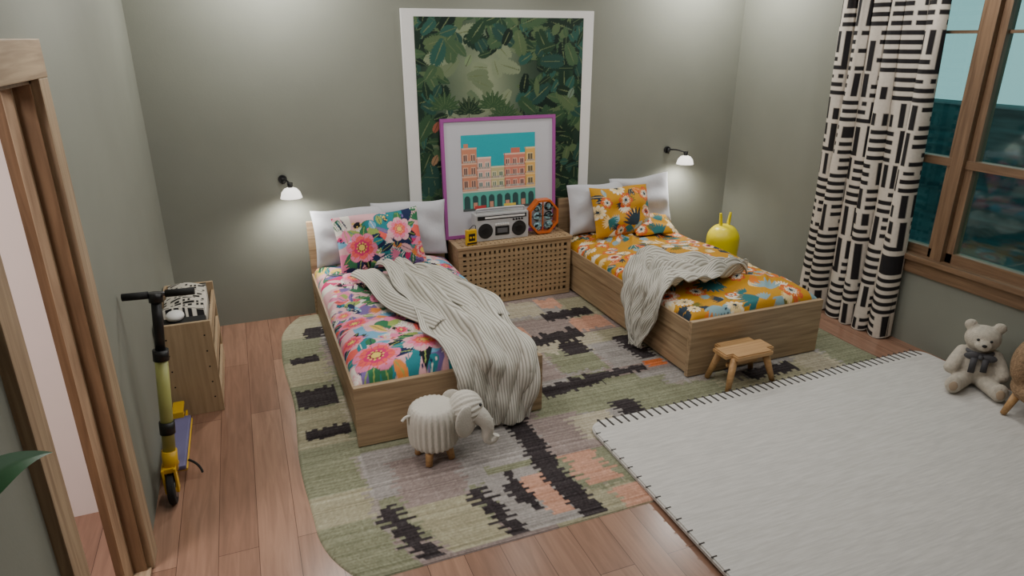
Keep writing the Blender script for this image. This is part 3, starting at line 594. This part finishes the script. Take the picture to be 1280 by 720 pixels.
e=empty("curtain_rod"); cyl("rod",(4.235,2.0,2.655),(4.235,4.1,2.655),.014,M_black,e); sph("finial",(4.235,4.11,2.655),.03,M_black,e); cyl("bracket",(4.235,4.05,2.655),(4.35,4.05,2.655),.01,M_black,e)
# ------------------------------------------------------------------ STOOL
e=empty("wooden_stool"); M_st=wood("stool_birch",(160,122,78),(194,154,106),'x')
bm=bmesh.new(); addbox(bm,2.625,3.0,2.935,3.165,.215,.25); vs=[q for q in bm.edges if abs(q.verts[0].co.z-q.verts[1].co.z)>.01]
bmesh.ops.bevel(bm,geom=vs,offset=.05,segments=6,affect='EDGES'); bmesh.ops.bevel(bm,geom=[q for q in bm.edges if abs(q.verts[0].co.z-q.verts[1].co.z)<1e-5 and len(q.link_faces)==2 and q.calc_face_angle(0)>1],offset=.007,segments=2,affect='EDGES'); bm_obj("seat",bm,M_st,e)
for sx in (-1,1):
    for sy in (-1,1):
        cyl("leg_%d%d"%(sx,sy),(2.81+sx*.178,3.048+sy*.105,.016),(2.81+sx*.12,3.048+sy*.065,.22),.017,M_st,e,r1=.025)
box("stretcher",2.69,2.93,3.04,3.056,.13,.155,M_st,e,.003)
# ------------------------------------------------------------------ ELEPHANT STOOL
e=empty("elephant_stool"); M_ek=plain("elephant_knit",(194,190,180),.95,var=.05,bs=.4,bscale=90)
E0=(.735,2.96)
rib=lambda a,z:1+.035*math.cos(a*26)
prof=[(0.001,.10),(.09,.098),(.120,.112),(.130,.15),(.132,.22),(.128,.28),(.113,.318),(.08,.332),(.001,.336)]
pf=catmull(np.array(prof),30).tolist(); lathe("body",pf,M_ek,e,c=(E0[0],E0[1],0),seg=208,fn=rib)
for i in range(4):
    a=math.pi/4+i*math.pi/2+.2; cyl("leg_%d"%i,(E0[0]+.095*math.cos(a),E0[1]+.095*math.sin(a),.016),(E0[0]+.07*math.cos(a),E0[1]+.07*math.sin(a),.125),.018,M_st,e,r1=.024)
hp=[(0.001,-.095)]+[(.095*math.sin(t)*1.0,-.095*math.cos(t)) for t in np.linspace(.15,2.99,26)]+[(.001,.095)]
MH=Matrix.Translation((.905,2.93,.285))@Matrix.Rotation(math.radians(80),4,'Y')
lathe("head",hp,M_ek,e,seg=160,fn=lambda a,z:1+.03*math.cos(a*20),M=MH)
tube("trunk",[(.95,2.88,.27),(.985,2.86,.24),(1.0,2.85,.19),(.99,2.85,.145),(1.0,2.845,.115),(1.03,2.84,.12),(1.04,2.84,.145)],.036,M_ek,e,radii=[1.4,1.15,.95,.8,.7,.62,.55])
for sgn,yy in ((1,2.835),(-1,3.025)):
    o=sph("ear_%s"%("a" if sgn>0 else "b"),(0,0,0),(.075,.016,.092),M_ek,e,24); o.data.transform(Matrix.Translation((.875,yy,.262))@Matrix.Rotation(sgn*.5,4,'Z')@Matrix.Rotation(-.3,4,'Y'))
for yy in (2.868,2.99): sph("eye",(.965,yy,.325),.009,M_black,e,12)
for yy in (2.87,2.955): tube("tusk",[(.975,yy,.24),(1.01,yy-.0,.215),(1.035,yy,.225)],.009,M_white,e,radii=[1,.8,.4])
tube("tail",[(.61,2.95,.29),(.585,2.94,.30),(.565,2.93,.28)],.008,M_ek,e)
# ------------------------------------------------------------------ TEDDY BEAR
M_fur=plain("bear_fur",(206,198,184),1.0,var=.12,nscale=40,bs=1.0,bscale=200,spec=.1)
e=empty("teddy_bear"); bm=bmesh.new()
addsph(bm,(0,0,.13),(.11,.10,.125)); addsph(bm,(0,-.01,.32),(.098,.088,.084)); addsph(bm,(0,-.09,.30),(.046,.036,.036)); addsph(bm,(0,0,.22),(.07,.065,.06))
for s in (-1,1):
    addsph(bm,(s*.075,.0,.395),(.037,.022,.037))
    for t in np.linspace(0,1,7): addsph(bm,(s*(.085+.05*t),-.01-.07*t,.215-.095*t),.040+.004*math.sin(t*3))
    for t in np.linspace(0,1,8): addsph(bm,(s*(.05+.065*t),-.05-.15*t,.056),.054-.006*t)
    addsph(bm,(s*.118,-.215,.065),(.046,.030,.060))
MB=Matrix.Translation((4.12,2.43,.037))@Matrix.Rotation(math.radians(-50),4,'Z')@Matrix.Scale(1.0,4)
o=bm_obj("plush_body",bm,M_fur,e,True,MB); remesh(o,.007,5)
for s in (-1,1):
    o=sph("eye",(s*.034,-.093,.335),.0085,M_black,e,12); o.data.transform(MB)
    o=sph("paw_pad",(s*.12,-.242,.064),(.024,.006,.032),plain("paw_pad",(170,150,128),.9),e,12); o.data.transform(MB)
o=sph("nose",(0,-.126,.312),(.014,.008,.010),M_black,e,12); o.data.transform(MB)
M_rib=plain("grey_ribbon",(74,74,78),.7)
bm=bmesh.new(); addsph(bm,(-.045,-.096,.225),(.042,.014,.024)); addsph(bm,(.045,-.096,.225),(.042,.014,.024)); addsph(bm,(0,-.10,.225),.016); addbox(bm,-.05,-.015,-.115,-.105,.12,.22); addbox(bm,.012,.045,-.115,-.105,.135,.22)
bm_obj("bow",bm,M_rib,e,True,MB)
o=tube("neck_ribbon",[(.075*math.cos(a),.075*math.sin(a)-.005,.236) for a in np.linspace(0,6.28,14)],.012,M_rib,e); o.data.transform(MB)
e=empty("fluffy_childrens_chair"); M_br=plain("brown_boucle",(150,124,98),1,var=.25,nscale=60,bs=1,bscale=150,spec=.1)
bm=bmesh.new(); addsph(bm,(4.07,1.96,.22),(.20,.20,.09))
for t in np.linspace(-1.9,1.9,17): addsph(bm,(4.07+.17*math.cos(t+.6),1.96+.17*math.sin(t+.6),.36),(.055,.055,.15-.02*abs(t)))
o=bm_obj("shell",bm,M_br,e,True); remesh(o,.012,4)
for sx in (-1,1):
    for sy in (-1,1): cyl("leg_%d%d"%(sx,sy),(4.07+sx*.14,1.96+sy*.14,.043),(4.07+sx*.11,1.96+sy*.11,.18),.016,M_st,e,r1=.024)
# ------------------------------------------------------------------ YELLOW BUNNY
e=empty("yellow_bunny_figure"); M_yb=plain("yellow_gloss",(222,206,20),.35,var=.02)
lathe("body",catmull(np.array([(.001,.0),(.11,.004),(.145,.06),(.15,.16),(.14,.24),(.145,.33),(.14,.41),(.10,.475),(.05,.5),(.001,.505)]),48).tolist(),M_yb,e,c=(3.96,4.74,.016),seg=48)
for s in (-1,1): tube("ear",[(3.96+s*.04,4.74,.50),(3.96+s*.045,4.74,.56),(3.96+s*.055,4.74,.63)],.015,M_yb,e,radii=[1,1.1,.7])
# ------------------------------------------------------------------ TOY CABINET
e=empty("toy_storage_cabinet"); M_ply=wood("birch_ply",(160,136,106),(184,160,128),'z'); M_plyy=wood("birch_ply_y",(160,136,106),(184,160,128),'y')
a0,a1,b0,b1,hz=-.60,-.31,3.91,4.64,.585
box("side_near",a0,a1,b0,b0+.022,.0,hz,M_ply,e,.003); box("side_far",a0,a1,b1-.022,b1,0,hz,M_ply,e,.003); box("back",a0,a0+.012,b0+.02,b1-.02,.02,hz,M_plyy,e)
box("divider",a0,a1-.02,4.26,4.28,.03,.46,M_ply,e); box("shelf_low",a0,a1-.01,b0+.02,b1-.02,.03,.05,M_plyy,e); box("shelf_mid",a0,a1-.01,b0+.02,b1-.02,.25,.265,M_plyy,e); box("shelf_top",a0,a1-.01,b0+.02,b1-.02,.43,.445,M_plyy,e)
box("front_lip",a1-.016,a1,b0+.02,b1-.02,.44,.53,M_plyy,e,.002); box("front_lip_low",a1-.016,a1,b0+.02,b1-.02,.03,.13,M_plyy,e,.002); box("front_lip_mid",a1-.016,a1,b0+.02,b1-.02,.25,.34,M_plyy,e,.002)
for z in (.1,.2,.3,.4,.5):
    for x in (a0+.05,a1-.04): cyl("screw_hole",(x,b0-.001,z),(x,b0+.004,z),.005,M_dark,e,seg=10)
cv=Canvas(.26,.68,.005,(200,194,182)); r=random.Random(3)
for i in range(10):
    for j in range(26):
        if r.random()<.62: cv.rect(i*.026,j*.026,i*.026+.014+r.choice([0,.013]),j*.026+.017,(26,24,26))
X,Y=np.meshgrid(np.linspace(0,1,cv.nx),np.linspace(0,1,cv.ny)); Z=.59+.04*np.sin(X*3.14)*np.sin(Y*3.14)**.5+.012*np.sin(Y*22+X*4); Z[(X>.98)|(X<.02)|(Y>.98)|(Y<.02)]=.45
grid("storage_basket_liner",np.stack([a0+.02+X*.24,b0+.20+Y*.49,Z],-1),M_print,e,cv.c)
box("black_bin",a0+.03,a1-.03,b0+.03,b0+.18,.446,.56,M_rubber,e,.01); sph("ball",(-.50,4.06,.585),(.05,.06,.03),M_white,e)
# ------------------------------------------------------------------ SCOOTER
e=empty("kick_scooter"); M_lime=plain("lime_paint",(164,166,98),.35); M_purple=plain("purple_deck",(100,96,134),.6); M_st2=plain("steel",(120,120,124),.3,metal=.9)
T0=Vector((-.455,3.20,1.02)); Bm=Vector((-.525,3.11,.16)); ax=(T0-Bm)
pt=lambda t:Bm+ax*t
cyl("stem_upper",pt(.68),pt(.985),.022,M_black,e); cyl("stem_lower",pt(.10),pt(.69),.028,M_lime,e); cyl("clamp_a",pt(.64),pt(.70),.034,M_black,e); cyl("clamp_b",pt(.22),pt(.29),.034,M_black,e); cyl("headtube",pt(.0),pt(.12),.034,M_yel,e)
cyl("handlebar",T0+Vector((-.13,.012,.0)),T0+Vector((.15,-.012,.0)),.011,M_st2,e)
cyl("grip_l",T0+Vector((-.135,.012,0)),T0+Vector((-.03,.002,0)),.017,M_rubber,e); cyl("grip_r",T0+Vector((.04,-.003,0)),T0+Vector((.16,-.013,0)),.017,M_rubber,e); cyl("bar_clamp",pt(.96),pt(1.01),.030,M_black,e)
def wheel(c,R,ax=(1,0,0)):
    c=Vector(c); a=Vector(ax); o=cyl("tyre",c-a*.016,c+a*.016,R,M_rubber,e,seg=36); mo=o.modifiers.new("b",'BEVEL'); mo.width=.008; mo.segments=3; cyl("hub",c-a*.018,c+a*.018,R*.6,M_st2,e,seg=24); cyl("hub_cap",c-a*.021,c+a*.021,R*.3,M_yel,e,seg=18)
wheel((-.53,3.08,.078),.078); wheel((-.54,3.83,.06),.06)
for s in (-1,1): box("fork",-.53+s*.026-.005,-.53+s*.026+.005,3.06,3.11,.06,.19,M_yel,e,.003)
box("fork_crown",-.562,-.498,3.07,3.14,.165,.19,M_yel,e,.005)
tube("neck",[(-.525,3.13,.19),(-.53,3.19,.16),(-.53,3.26,.10)],.024,M_yel,e)
box("deck",-.585,-.475,3.22,3.74,.075,.10,M_purple,e,.01); box("deck_side",-.59,-.47,3.23,3.74,.065,.078,M_yel,e,.004)
box("rear_fender",-.57,-.51,3.73,3.86,.118,.135,M_yel,e,.01); box("fender_riser",-.57,-.51,3.72,3.74,.09,.135,M_yel,e,.004); box("rear_arm_l",-.578,-.57,3.7,3.85,.05,.075,M_yel,e); box("rear_arm_r",-.51,-.502,3.7,3.85,.05,.075,M_yel,e)
tube("kickstand",[(-.47,3.30,.08),(-.42,3.28,.06),(-.41,3.25,.02)],.006,M_rubber,e)
# ------------------------------------------------------------------ PLANT
e=empty("potted_plant"); M_leaf=plain("leaf_green",(40,92,52),.4,var=.2,nscale=12)
lathe("pot",[(.001,.001),(.11,.001),(.15,.3),(.155,.32),(.14,.32),(.13,.27),(.001,.27)],M_white,e,c=(-.42,.62,0)); lathe("soil",[(.001,.28),(.13,.275)],M_dark,e,c=(-.42,.62,0))
def leafm(p0,p1,p2,w,up):
    p0,p1,p2=map(np.array,(p0,p1,p2)); n=24; t=np.linspace(0,1,n)[:,None]; c=(1-t)**2*p0+2*t*(1-t)*p1+t*t*p2; d=np.gradient(c,axis=0); d/=np.linalg.norm(d,axis=1)[:,None]
    sd=np.cross(d,np.array(up,float)); sd/=np.linalg.norm(sd,axis=1)[:,None]; s=np.linspace(-1,1,9); wd=w*np.sin(np.pi*np.clip(t,0,1)**.8)
    V=c[:,None,:]+sd[:,None,:]*(s[None,:,None]*wd[:,None])+np.array(up)*(.25*np.abs(s)[None,:,None]*wd[:,None])
    V[...,0]=np.maximum(V[...,0],-.595)
    grid("leaf",V,M_leaf,e)
leafm((-.57,1.16,1.29),(-.53,1.33,1.37),(-.43,1.385,1.33),.036,(.35,-.35,.85))
tube("stem_a",[(-.42,.62,.27),(-.45,.8,.8),(-.54,1.0,1.12),(-.57,1.16,1.29)],.007,M_leaf,e)
for i,(a,h) in enumerate(((2.0,1.2),(4.2,1.1),(4.7,1.25),(5.4,.9),(1.3,.8))):
    q=(-.42+.10*math.cos(a),.62+.15*math.sin(a),h); tube("stem_%d"%i,[(-.42,.62,.27),(-.42,.62,h*.6),q],.007,M_leaf,e)
    rr_=.06 if math.cos(a)<0 else .3; leafm(q,(q[0]+rr_*.5*math.cos(a),q[1]+.2*math.sin(a),h+.12),(q[0]+rr_*.9*math.cos(a),q[1]+.4*math.sin(a),h+.02),.08,(0,0,1))
# ------------------------------------------------------------------ LIGHTS
def area(n,loc,size,pw,col,rot=(0,0,0)):
    l=bpy.data.lights.new(n,'AREA'); l.shape='RECTANGLE'; l.size=size[0]; l.size_y=size[1]; l.energy=pw; l.color=col; o=bpy.data.objects.new(n,l); o.location=loc; o.rotation_euler=rot; link(o); return o
def spot(n,loc,tgt,pw,ang,bl,col=(1,.975,.92),r=.05):
    l=bpy.data.lights.new(n,'SPOT'); l.energy=pw; l.spot_size=math.radians(ang); l.spot_blend=bl; l.color=col; l.shadow_soft_size=r
    o=bpy.data.objects.new(n,l); o.location=loc; o.rotation_euler=(Vector(tgt)-Vector(loc)).to_track_quat('-Z','Y').to_euler(); link(o)
area("ceiling_light",(1.9,2.4,2.7),(3.2,3.2),42,(1,.98,.95))
for x,pw in ((.30,62),(2.0,10),(3.80,62)): spot("downlight",(x,4.80,2.70),(x,4.80,0),pw,179,.3)
spot("downlight",(.0,3.0,2.70),(.0,3.0,0),30,178,.4); spot("downlight",(3.75,3.0,2.70),(3.75,3.0,0),24,176,.4); spot("downlight",(1.9,3.2,2.70),(1.9,3.2,0),22,160,.5)
area("hall_fill",(-1.9,1.6,2.7),(1,1),68,(1,.94,.92))  # added unseen area light, brightens the hall behind the doorway; no lamp modelled
w=bpy.data.worlds.new("World"); SC.world=w; w.use_nodes=True; bg=w.node_tree.nodes["Background"]; bg.inputs[0].default_value=L(190,232,234); bg.inputs[1].default_value=.9
# ------------------------------------------------------------------ CAMERA
cam=bpy.data.cameras.new("cam"); co=bpy.data.objects.new("camera",cam); link(co); SC.camera=co
th=math.radians(20.5); ps=math.radians(21.7)
co.location=(0,0,2.1); co.rotation_euler=(math.pi/2-th,0,-ps); cam.sensor_width=36; cam.lens=36*834/1280; cam.clip_start=.05
